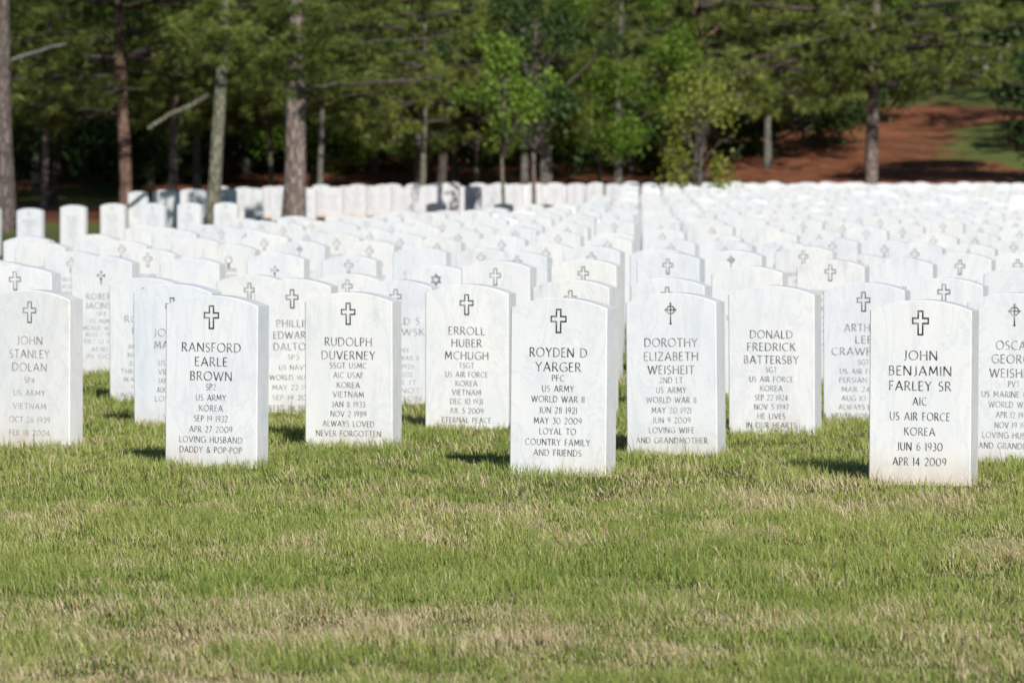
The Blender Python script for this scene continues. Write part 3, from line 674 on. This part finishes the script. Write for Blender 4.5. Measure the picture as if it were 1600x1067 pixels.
# the remaining, mostly hidden stones of the far lines as one mass
vb = np.array([v.co[:] for v in STONE_LO.vertices]); STONE_LO.calc_loop_triangles(); tb = np.array([t.vertices[:] for t in STONE_LO.loop_triangles])
VV, TT = [], []
for q, n in enumerate(rest):
    x, y, zn, z, rz, tilt = info[n]; c, s = math.cos(rz), math.sin(rz)
    VV.append(np.stack([vb[:, 0] * c - vb[:, 1] * s + x, vb[:, 0] * s + vb[:, 1] * c + y, vb[:, 2] + z], 1)); TT.append(tb + len(vb) * q)
if VV:
    o = obj('headstones', mesh_np('headstones', np.concatenate(VV), tris=np.concatenate(TT)), MARBLE); o['kind'] = 'stuff'; o['label'] = 'packed far lines of white headstones, mostly hidden behind one another'
print('stones', len(cells), 'single', len(single), 'rest', len(rest))

# dark blue-grey headstones in the last line before the lane
for px, zn, ty, lab in ((682, 5.12, 317, 'dark slate-coloured headstone, widest of the dark ones before the trees'), (787, 5.3, 318, 'dark headstone behind the thin pale sapling trunk'),
                    (853, 5.45, 319.5, 'dark headstone showing only an arched top, right of the dark thin trunk'), (925, 5.45, 318.5, 'dark headstone showing only a shallow arch below the straight pale trunk')):
    x = px2x(px, zn); o = obj('dark_headstone', STONE.copy(), None, None, (x, zn * Z1, CAM_H - (ty - 262) * zn / K1 - SH), R(-6))
    o.data.materials.clear(); o.data.materials.append(DARK_STONE); tag(o, lab, 'headstone', 'dark headstones among the white ones')

build_grass(FOOT)

# ------------------------------------------------------------------ trees
def tube(pts, rad, n=10, wob=0.0, seed=0):
    """tapered tube along PTS with radii RAD; returns vertices and quads"""
    rr = np.random.default_rng(seed); pts = [Vector(p) for p in pts]; V = []; Q = []
    for k, p in enumerate(pts):
        d = (pts[min(k + 1, len(pts) - 1)] - pts[max(k - 1, 0)]).normalized()
        up = Vector((0, 1, 0)) if abs(d.z) > .7 else Vector((0, 0, 1))
        a = d.cross(up).normalized(); b = d.cross(a).normalized()
        for q in range(n):
            t = 2 * math.pi * q / n; r = rad[k] * (1 + wob * float(rr.normal()))
            V.append(tuple(p + a * math.cos(t) * r + b * math.sin(t) * r))
    for k in range(len(pts) - 1):
        for q in range(n): Q.append((k * n + q, k * n + (q + 1) % n, (k + 1) * n + (q + 1) % n, (k + 1) * n + q))
    return V, Q
def join(parts):
    V, Q = [], []
    for v, q in parts: o = len(V); V += v; Q += [tuple(o + t for t in f) for f in q]
    return np.array(V), np.array(Q)
def bent(p0, p1, n, sway, seed):
    rr = random.Random(seed); p0, p1 = Vector(p0), Vector(p1); L = (p1 - p0).length
    ph = [rr.uniform(0, 6.28) for _ in range(3)]; out = []
    for k in range(n + 1):
        t = k / n; e = math.sin(math.pi * t)
        out.append(p0.lerp(p1, t) + Vector((math.sin(ph[0] + 4 * t) - math.sin(ph[0]) * (1 - t), math.sin(ph[1] + 5 * t) - math.sin(ph[1]) * (1 - t), .6 * math.sin(ph[2] + 4 * t) - .6 * math.sin(ph[2]) * (1 - t))) * sway * L * e)
    return out
def trunk_mesh(height, r0, lean=(0, 0), limbs=(), seed=1, name='trunk', sway=.012):
    top = (lean[0], lean[1], height)
    pts = bent((0, 0, -.3), top, 22, sway, seed)
    rad = [r0 * (1.28 - .28 * min(1, k / 1.6)) * (1 - .72 * max(0, (k - 1)) / 21) for k in range(len(pts))]
    parts = [tube(pts, rad, 12, .045, seed)]
    for (z, az, L, up, rr) in limbs:
        k = min(range(len(pts)), key=lambda q: abs(pts[q].z - z)); p = pts[k]
        e = p + Vector((math.cos(az) * L, math.sin(az) * L, up * L))
        b = bent(p, e, 8, .05, seed + int(z * 100)); parts.append(tube(b, [rr * (1 - .8 * q / 8) for q in range(9)], 7, .06, seed))
    V, Q = join(parts)
    return mesh_np(name, V, quads=Q, smooth_sh=True), pts
def needles_at(C, D, rr, nn=11, L=.22, w=.011):
    """needle tufts: centres C, directions D"""
    m = len(C); C = np.repeat(C, nn, 0); D = np.repeat(D, nn, 0)
    d = D + rr.normal(0, .62, C.shape); d /= np.linalg.norm(d, axis=1)[:, None] + 1e-9
    l = (L * rr.uniform(.6, 1.15, len(C)))[:, None]; s = np.cross(d, rr.normal(0, 1, C.shape)); s /= np.linalg.norm(s, axis=1)[:, None] + 1e-9
    tip = C + d * l; tip[:, 2] -= (l[:, 0] ** 2) * .5
    V = np.stack([C - s * w * .5 + rr.normal(0, .01, C.shape), C + s * w * .5, tip], 1).reshape(-1, 3)
    return V, np.arange(len(C) * 3).reshape(-1, 3)
def leaves_at(C, rr, nn=6, L=.11, w=.075, spread=.13):
    C = np.repeat(C, nn, 0) + rr.normal(0, spread, (len(C) * nn, 3)); n = len(C)
    d = rr.normal(0, 1, (n, 3)); d[:, 2] -= .35; d /= np.linalg.norm(d, axis=1)[:, None]
    s = np.cross(d, rr.normal(0, 1, (n, 3))); s /= np.linalg.norm(s, axis=1)[:, None] + 1e-9
    l = L * rr.uniform(.6, 1.25, n)[:, None]; ww = w * rr.uniform(.6, 1.2, n)[:, None]
    up = np.cross(s, d) * l * .18
    V = np.stack([C, C + d * l * .5 + s * ww * .5 + up, C + d * l, C + d * l * .5 - s * ww * .5 + up], 1).reshape(-1, 3)
    b = np.arange(n)[:, None] * 4
    return V, np.concatenate([b + [0, 1, 2], b + [0, 2, 3]])
def pine_crown(base, top, rad, seed, tufts=46, whorl=.48, nb=5, nn=11, droop=.25, sector=None):
    rr = np.random.default_rng(seed); C = []; D = []; W = []
    z = base
    while z < top:
        f = (z - base) / (top - base); L = rad * (1 - f) ** .7 * (.75 + .25 * min(1, f * 6)) + .4
        fine = 1.0 if z < base + 2.6 else .38
        for q in range(nb):
            az = rr.random() * 6.283; l = L * rr.uniform(.6, 1.12); up = rr.uniform(-.10, .30)
            p1 = np.array([math.cos(az) * l, math.sin(az) * l, up * l])
            for t in np.linspace(.05, 1, 6)[:-1]:
                pass
            k = int(tufts * fine * (.5 + .5 * l / rad)); nc = max(3, int(k / 9)); tc_ = rr.random(nc) ** .6 * .82 + .18
            oc = rr.normal(0, 1, (nc, 3)) * np.array([.30, .30, .13]) * (.6 + .8 * np.sin(tc_ * 3.0))[:, None] * (l / 2.4) ** .5
            wh = rr.integers(0, nc, k); t = np.clip(tc_[wh] + rr.normal(0, .03, k), .1, 1.05)
            off = oc[wh] + rr.normal(0, 1, (k, 3)) * np.array([.10, .10, .055])
            pos = np.array([0, 0, z]) + p1 * t[:, None] + off; pos[:, 2] -= droop * (t ** 2) * l * .35
            dr = p1 / l * .8 + off * 1.6 + np.array([0, 0, .25])
            C.append(pos); D.append(dr)
            bp = [Vector((0, 0, z)) + Vector(p1) * s - Vector((0, 0, droop * s * s * l * .35)) for s in (0, .33, .66, 1)]
            W.append(tube(bp, [.035 * l / 2, .026 * l / 2, .016 * l / 2, .006], 4, 0, 0))
        z += whorl * rr.uniform(.7, 1.3) * (1 if fine == 1 else 1.5)
    C = np.concatenate(C); D = np.concatenate(D)
    V, T = needles_at(C, D, rr, nn, .22, .0125)
    me = mesh_np('crown', V, tris=T); me.materials.append(NEEDLE)
    Vb, Qb = join(W); mb = mesh_np('branches', Vb, quads=Qb, smooth_sh=True)
    return me, mb
def leaf_crown(base, top, rad, seed, clumps=2600, nn=6, m=None, L=.11, shape=1.0, holes=.5):
    rr = np.random.default_rng(seed); n = clumps * 3
    nl = 26; lob = np.stack([rr.normal(0, rad * .5, nl), rr.normal(0, rad * .5, nl), rr.uniform(base, top, nl)], 1)
    f = (lob[:, 2] - base) / (top - base); sc = np.clip(np.sin(np.pi * np.clip(f * .85 + .15, 0, 1)) * shape, .3, 1); lob[:, :2] *= sc[:, None]
    lr = rr.uniform(.35, .62, nl) * rad * .62
    k = rr.integers(0, nl, clumps); d = rr.normal(0, 1, (clumps, 3)); d /= np.linalg.norm(d, axis=1)[:, None]
    r = lr[k] * (rr.random(clumps) ** .45); C = lob[k] + d * r[:, None] * np.array([1, 1, .75])
    V, T = leaves_at(C, rr, nn, L, L * .68, .11)
    me = mesh_np('crown', V, tris=T); me.materials.append(m or LEAF)
    W = []
    for c in lob: W.append(tube(bent((0, 0, max(base * .75, c[2] * .55)), c, 5, .05, int(abs(c[0]) * 999)), [.04, .034, .027, .02, .012, .006], 5, 0, 0))
    Vb, Qb = join(W)
    return me, mesh_np('branches', Vb, quads=Qb, smooth_sh=True)

def place_tree(name, label, px, zn, bark, tr, crown=None, branches=None, rz=0.0, cs=1.0, group=None, cat='tree', cz=0.0, cmat=None):
    x = px2x(px, zn); y = zn * Z1; z = float(ground_h(x, y))
    t = thing(name, label, cat, (x, y, z), 0, group)
    trunk = obj('trunk', tr, bark, t)
    if crown:
        c = obj('crown', crown, None, t, (0, 0, cz), rz); c.scale = (cs, cs, cs)
        if cmat: c.material_slots[0].link = 'OBJECT'; c.material_slots[0].material = cmat
    if branches:
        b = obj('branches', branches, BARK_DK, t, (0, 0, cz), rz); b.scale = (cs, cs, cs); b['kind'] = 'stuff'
    return t, trunk

# crown kits shared between trees of a kind
PC_LOW = [pine_crown(1.9, 9.0, 2.9, 11, 60, .42, 6, 18), pine_crown(2.3, 9.5, 3.1, 12, 60, .42, 6, 18)]
PC_MID = [pine_crown(2.75, 15, 3.2, 13, 60, .42, 6, 18), pine_crown(3.1, 11, 3.4, 14, 56, .42, 6, 18)]
PC_HIGH = [pine_crown(4.2, 12, 4.2, 15, 60, .5, 6), pine_crown(4.0, 12, 3.8, 16, 60, .5, 6)]
PC_TALL = pine_crown(4.6, 19, 4.6, 18, 60, .6, 6)
PC_WIDE = pine_crown(2.35, 10, 4.6, 17, 95, .40, 7, 18)
LC = [leaf_crown(1.4, 7.5, 2.6, 21, 3400), leaf_crown(1.2, 6.5, 2.3, 22, 3000)]
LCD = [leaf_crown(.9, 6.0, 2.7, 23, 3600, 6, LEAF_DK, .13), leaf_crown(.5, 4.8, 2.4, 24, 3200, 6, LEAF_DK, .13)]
TR = [trunk_mesh(9, .12, (.3, .1), (), 31)[0], trunk_mesh(9, .10, (-.25, .2), (), 32)[0], trunk_mesh(8, .10, (.2, -.2), (), 33)[0]]

SP4 = pine_crown(2.2, 4.3, 1.8, 19, 60, .42, 5, 18)
# front trees, one by one
def limb(t, trunk, pts, rads, bark, name='limb', seed=3):
    P = []
    for a, b in zip(pts[:-1], pts[1:]): P += bent(a, b, 4, .04, seed)[:-1]
    P.append(Vector(pts[-1])); n = len(P); rad = [rads[0] + (rads[1] - rads[0]) * k / (n - 1) for k in range(n)]
    V, Q = tube(P, rad, 8, .08, seed)
    o = bpy.data.objects.new(name, mesh_np(name, np.array(V), quads=np.array(Q), smooth_sh=True)); lnk(o, trunk); o.data.materials.append(bark)
    return o
# big pine left of centre
tr, _ = trunk_mesh(11, .185, (.45, .2), ((2.45, 2.6, .28, .15, .05), (1.6, 3.3, .12, -.1, .025), (1.15, -.4, .10, .1, .02)), 41)
t, tk = place_tree('pine_tree', 'thick grey-brown pine trunk standing among the stones, long dark limb reaching right', 458, 5.02, BARK_PINE, tr, PC_HIGH[0][0], PC_HIGH[0][1], .4, 1.0, None, 'tree', 3.0)
obj('crown', SP4[0], None, t, (.15, -.2, 1.1), 1.0).scale = (.8, .8, .62)
limb(t, tk, [(.05, -.05, 2.15), (.28, -.2, 2.3), (.7, -.3, 2.38), (1.6, -.35, 2.42), (2.45, -.3, 2.5)], (.06, .02), BARK_DK)
limb(t, tk, [(.05, .0, 3.0), (.5, .1, 3.05), (1.5, .2, 3.1), (2.6, .1, 3.2)], (.035, .012), BARK_DK)
place_tree('pine_tree', 'unseen pine added behind the thick grey-brown trunk to shade the left wood', 452, 5.8, BARK_DK, TR[0], PC_TALL[0], PC_TALL[1], 1.0, 1.25, None, 'tree', .6)  # hidden pine put in so its high crown darkens the wood at left
# left edge pine
tr, _ = trunk_mesh(12, .165, (-.1, .3), ((2.0, 2.9, .2, .1, .03),), 42)
t, tk = place_tree('pine_tree', 'rough dark pine trunk cut by the left picture edge', 8, 4.85, BARK_OLD, tr, PC_HIGH[1][0], PC_HIGH[1][1], 1.2, cz=1.6)
limb(t, tk, [(.12, -.1, 2.72), (.35, -.15, 2.8), (.75, -.2, 2.92), (1.0, -.2, 2.98)], (.04, .02), BARK_GREY)
# mottled pale tree
tr, _ = trunk_mesh(10, .115, (.1, .2), ((1.75, 2.0, .12, .2, .03), (1.25, 3.0, .1, -.2, .025)), 43, sway=.02)
t, tk = place_tree('pine_tree', 'pale mottled trunk with dark bands rising between the stones, second row of trees', 332, 4.95, BARK_PALE, tr, SP4[0], SP4[1], 2.2, .5, cz=1.75)
t['label'] = 'pale mottled trunk with a slanting pale limb, standing between headstones'
limb(t, tk, [(-.06, 0, 2.2), (-.35, .1, 2.02), (-.7, .15, 1.88), (-1.05, .2, 1.65)], (.045, .035), BARK_PALE)
# reddish pine behind it
tr, _ = trunk_mesh(10, .135, (.25, .4), ((1.9, 2.6, .5, .5, .05),), 44, sway=.02)
t, tk = place_tree('pine_tree', 'reddish pine trunk with flaking bark behind the left headstones', 196, 6.3, BARK_RED, tr, PC_MID[0][0], PC_MID[0][1], 3.1, 1.0, cz=-.75)
# right pines
tr, _ = trunk_mesh(11, .165, (.15, .3), ((3.6, .5, .8, .5, .05), (3.5, 2.7, .9, .35, .05)), 45)
place_tree('pine_tree', 'straight reddish pine trunk rising behind the yellow-green sapling', 1092, 7.25, BARK_RED, tr, PC_MID[1][0], PC_MID[1][1], 4.0, 1.05, cz=-.35)
tr, _ = trunk_mesh(11, .155, (.02, .2), ((1.9, .2, .22, .4, .03), (3.0, .0, 1.2, .15, .03)), 46, sway=.006)
place_tree('pine_tree', 'tall straight pine trunk standing alone before the red straw bank at right', 1361, 6.95, BARK_PINE, tr, PC_WIDE[0], PC_WIDE[1], .9, 1.0, cz=.38)
tr, _ = trunk_mesh(9, .145, (.1, .3), (), 47)
place_tree('pine_tree', 'grey pine trunk in shade behind the middle stones under hanging needles', 853, 6.75, BARK_GREY, tr, PC_LOW[0][0], PC_LOW[0][1], 2.0, 1.0, cz=-.05)
# bright broadleaf tree
place_tree('broadleaf_tree', 'bright green leafy tree right of centre with hanging leaves', 965, 6.75, BARK_GREY, TR[2], LC[0][0], LC[0][1], .6, .8, cz=.45)
place_tree('broadleaf_tree', 'bright green leafy tree deep in the wood, above the middle stones', 655, 7.0, BARK_GREY, TR[1], LC[1][0], LC[1][1], 2.6, .75, cz=1.5)
# young trees
def sapling(px, zn, r, h, label, bark, crown=None, cz=0, cs=1, lean=(0, 0)):
    tr, _ = trunk_mesh(h, r, lean, (), int(px), sway=.01)
    place_tree('sapling', label, px, zn, bark, tr, crown and crown[0], crown and crown[1], px * .01, cs, 'young thin trees before the wood', 'tree', cz)
SCR = leaf_crown(1.3, 3.6, 1.0, 51, 420, 6, LEAF)
SCD = leaf_crown(1.4, 4.5, 1.1, 52, 520, 6, LEAF_DK)
sapling(787, 5.55, .038, 3.2, 'thin pale sapling trunk standing in front of a dark headstone', BARK_PALE, SCR, .35, .8)
sapling(835, 5.75, .045, 4.2, 'thin dark trunk standing between white headstones, right of the pale sapling', BARK_PINE, SCD, .2)
sapling(935, 6.95, .06, 4.2, 'straight pale trunk below bright hanging leaves, right of centre', BARK_PALE, SCR, .2, 1.1)
sapling(741, 6.9, .055, 4.0, 'thin pale bent trunk left of the pale sapling', BARK_PALE, SCD, .3, 1.0, (.2, .1))
sapling(661, 6.7, .07, 8.0, 'pale trunk forked low, right of the thick grey-brown pine', BARK_PALE, PC_LOW[1], -.15, .9, (-.1, 0))
sapling(500, 6.4, .068, 6.5, 'thin grey trunk just right of the thick grey-brown pine', BARK_GREY, PC_MID[0], -.15, .9)
sapling(425, 6.9, .055, 8.0, 'thin pale trunk just left of the thick grey-brown pine', BARK_PALE, PC_MID[0], -.55, .9)
sapling(70, 6.6, .075, 8.0, 'thin dark trunk near the left edge before the lit grass strip', BARK_PINE, PC_MID[0], -.3)
sapling(270, 6.8, .10, 8.0, 'dark trunk between the reddish pine and the pale mottled trunk', BARK_PINE, PC_MID[1], -.4, 1.0)
# yellow-green sapling in front of the stones' end
YC = leaf_crown(.0, 2.6, 1.05, 61, 400, 6, LEAF_YL, .085)
tr, _ = trunk_mesh(2.9, .028, (.1, 0), ((.8, .3, .9, .7, .014), (.7, 2.9, .7, .9, .014), (1.1, .1, .7, .8, .012)), 62)
place_tree('sapling', 'yellow-green young leafy sapling in front of the far stones', 1088, 5.75, BARK_GREY, tr, YC[0], YC[1], .3, 1.0, 'young thin trees before the wood')

# ranks of the wood behind
WOOD = 'trees of the wood behind the cemetery'
bushes = [(-60, 7.6), (30, 8.8), (120, 8.3), (150, 9.6), (235, 8.0), (310, 8.9), (385, 8.2), (420, 9.2), (520, 8.6), (570, 9.4), (640, 9.0), (705, 9.9), (760, 8.8), (900, 8.5), (985, 8.0), (1030, 9.2), (1205, 8.3), (1295, 8.8), (1250, 9.4), (1330, 9.9), (1380, 17), (1450, 16.6), (1520, 17.2), (1590, 16.8), (1650, 17), (1120, 9.0), (1160, 10.0)]
kinds = [('pine_tree', 'pine'), ('broadleaf_tree', 'leafy tree')]
spots = []
rw = random.Random(99)
for (zn, x0, x1, step) in ((7.3, -150, 700, 190), (7.9, -220, 1020, 125), (8.6, -260, 1060, 95), (9.6, -260, 1080, 85), (10.7, -300, 1250, 85), (12.2, -300, 1330, 80), (14.0, -300, 1300, 70), (15.5, -300, 1950, 60)):
    px = x0 + rw.uniform(0, step)
    while px < x1:
        spots.append((px, zn + rw.uniform(-.35, .35))); px += step * rw.uniform(.7, 1.35)
spots += [(1700, 7.4), (1750, 8.1), (1840, 8.4), (1690, 9.2), (1200, 8.0), (1262, 8.7), (1300, 9.7), (1180, 9.2), (1330, 11.0), (1480, 12.2), (1560, 11.6), (1730, 10.4), (1420, 13.0)]
near = [(8, 'left-edge pine trunk'), (70, 'thin dark left trunk'), (196, 'reddish pine trunk'), (332, 'pale mottled trunk'), (458, 'thick grey-brown pine'), (661, 'pale forked trunk'), (787, 'pale sapling'), (853, 'shaded grey pine'), (958, 'bright leafy tree'), (1092, 'pine behind the yellow sapling'), (1361, 'lone right pine')]
cnt = {}
for k, (px, zn) in enumerate(spots + bushes):
    right = px > 1350
    pine = rw.random() < (.9 if right else .5)
    nb = min(near, key=lambda q: abs(q[0] - px))[1]
    if k >= len(spots):
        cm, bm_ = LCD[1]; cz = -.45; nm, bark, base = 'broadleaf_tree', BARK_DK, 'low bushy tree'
    elif pine:
        cm, bm_ = (PC_LOW + PC_MID)[rw.randrange(4)]; cz = rw.uniform(-1.2, -.1) if not right else rw.uniform(-.5, .5)
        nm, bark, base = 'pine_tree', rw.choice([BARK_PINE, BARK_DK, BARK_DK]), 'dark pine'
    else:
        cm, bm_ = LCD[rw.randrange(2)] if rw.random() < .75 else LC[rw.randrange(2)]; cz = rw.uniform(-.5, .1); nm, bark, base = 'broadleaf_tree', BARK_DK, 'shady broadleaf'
    depth = 'just behind' if zn < 7.5 else 'a little deeper than' if zn < 8.5 else 'well back beyond' if zn < 9.8 else 'far back beyond' if zn < 11.3 else 'near the crest beyond' if zn < 13 else 'over the crest beyond'
    lab = f'{base} {depth} the {nb}'
    cnt[lab] = cnt.get(lab, 0) + 1
    if cnt[lab] > 1: lab = f'{base} {depth} the {nb}, {ordinal(cnt[lab])} from the left'
    place_tree(nm, lab, px, zn, bark, TR[rw.randrange(3)], cm, bm_, rw.uniform(0, 6.28), rw.uniform(.95, 1.3), WOOD, 'tree', cz)

# ------------------------------------------------------------------ flowers by the left stones
def bouquet(px, py_top, zn, petal, label):
    x = px2x(px, zn); y = zn * Z1; z = CAM_H - (py_top - 262) * zn / K1
    g = float(ground_h(x, y)); t = thing('flower_bouquet', label, 'flowers', (x, y, g)); rr = random.Random(int(px))
    h = z - g; P = []; S = []; V = []; Q = []
    import bmesh
    bm = bmesh.new()
    for k in range(9):
        a = rr.uniform(0, 6.28); r = rr.uniform(.0, .07); hh = h - .03 - rr.uniform(0, .07); c = Vector((math.cos(a) * r, math.sin(a) * r, hh))
        S.append(tube([(c.x * .2, c.y * .2, 0), (c.x * .6, c.y * .6, hh * .6), c], [.004, .003, .003], 5))
        for p in range(6):
            b = R(60 * p); d = Vector((math.cos(b), math.sin(b), .4)) * .026; s = Vector((-math.sin(b), math.cos(b), 0)) * .013
            bm.faces.new([bm.verts.new(q) for q in (c, c + d * .6 + s, c + d, c + d * .6 - s)])
    me = bpy.data.meshes.new('petals'); bm.to_mesh(me); bm.free(); obj('petals', me, petal, t)
    V, Q = join(S); obj('stems', mesh_np('stems', V, quads=Q), flat('flower_stems', (.05, .12, .03)), t)
bouquet(26, 342, 4.0, flat('pink_petals', (.75, .16, .25)), 'small bunch of pink flowers beside the left-edge headstone')
bouquet(14, 386, 3.2, flat('orange_petals', (.7, .35, .08)), 'small orange and green flowers among stones at the left edge')
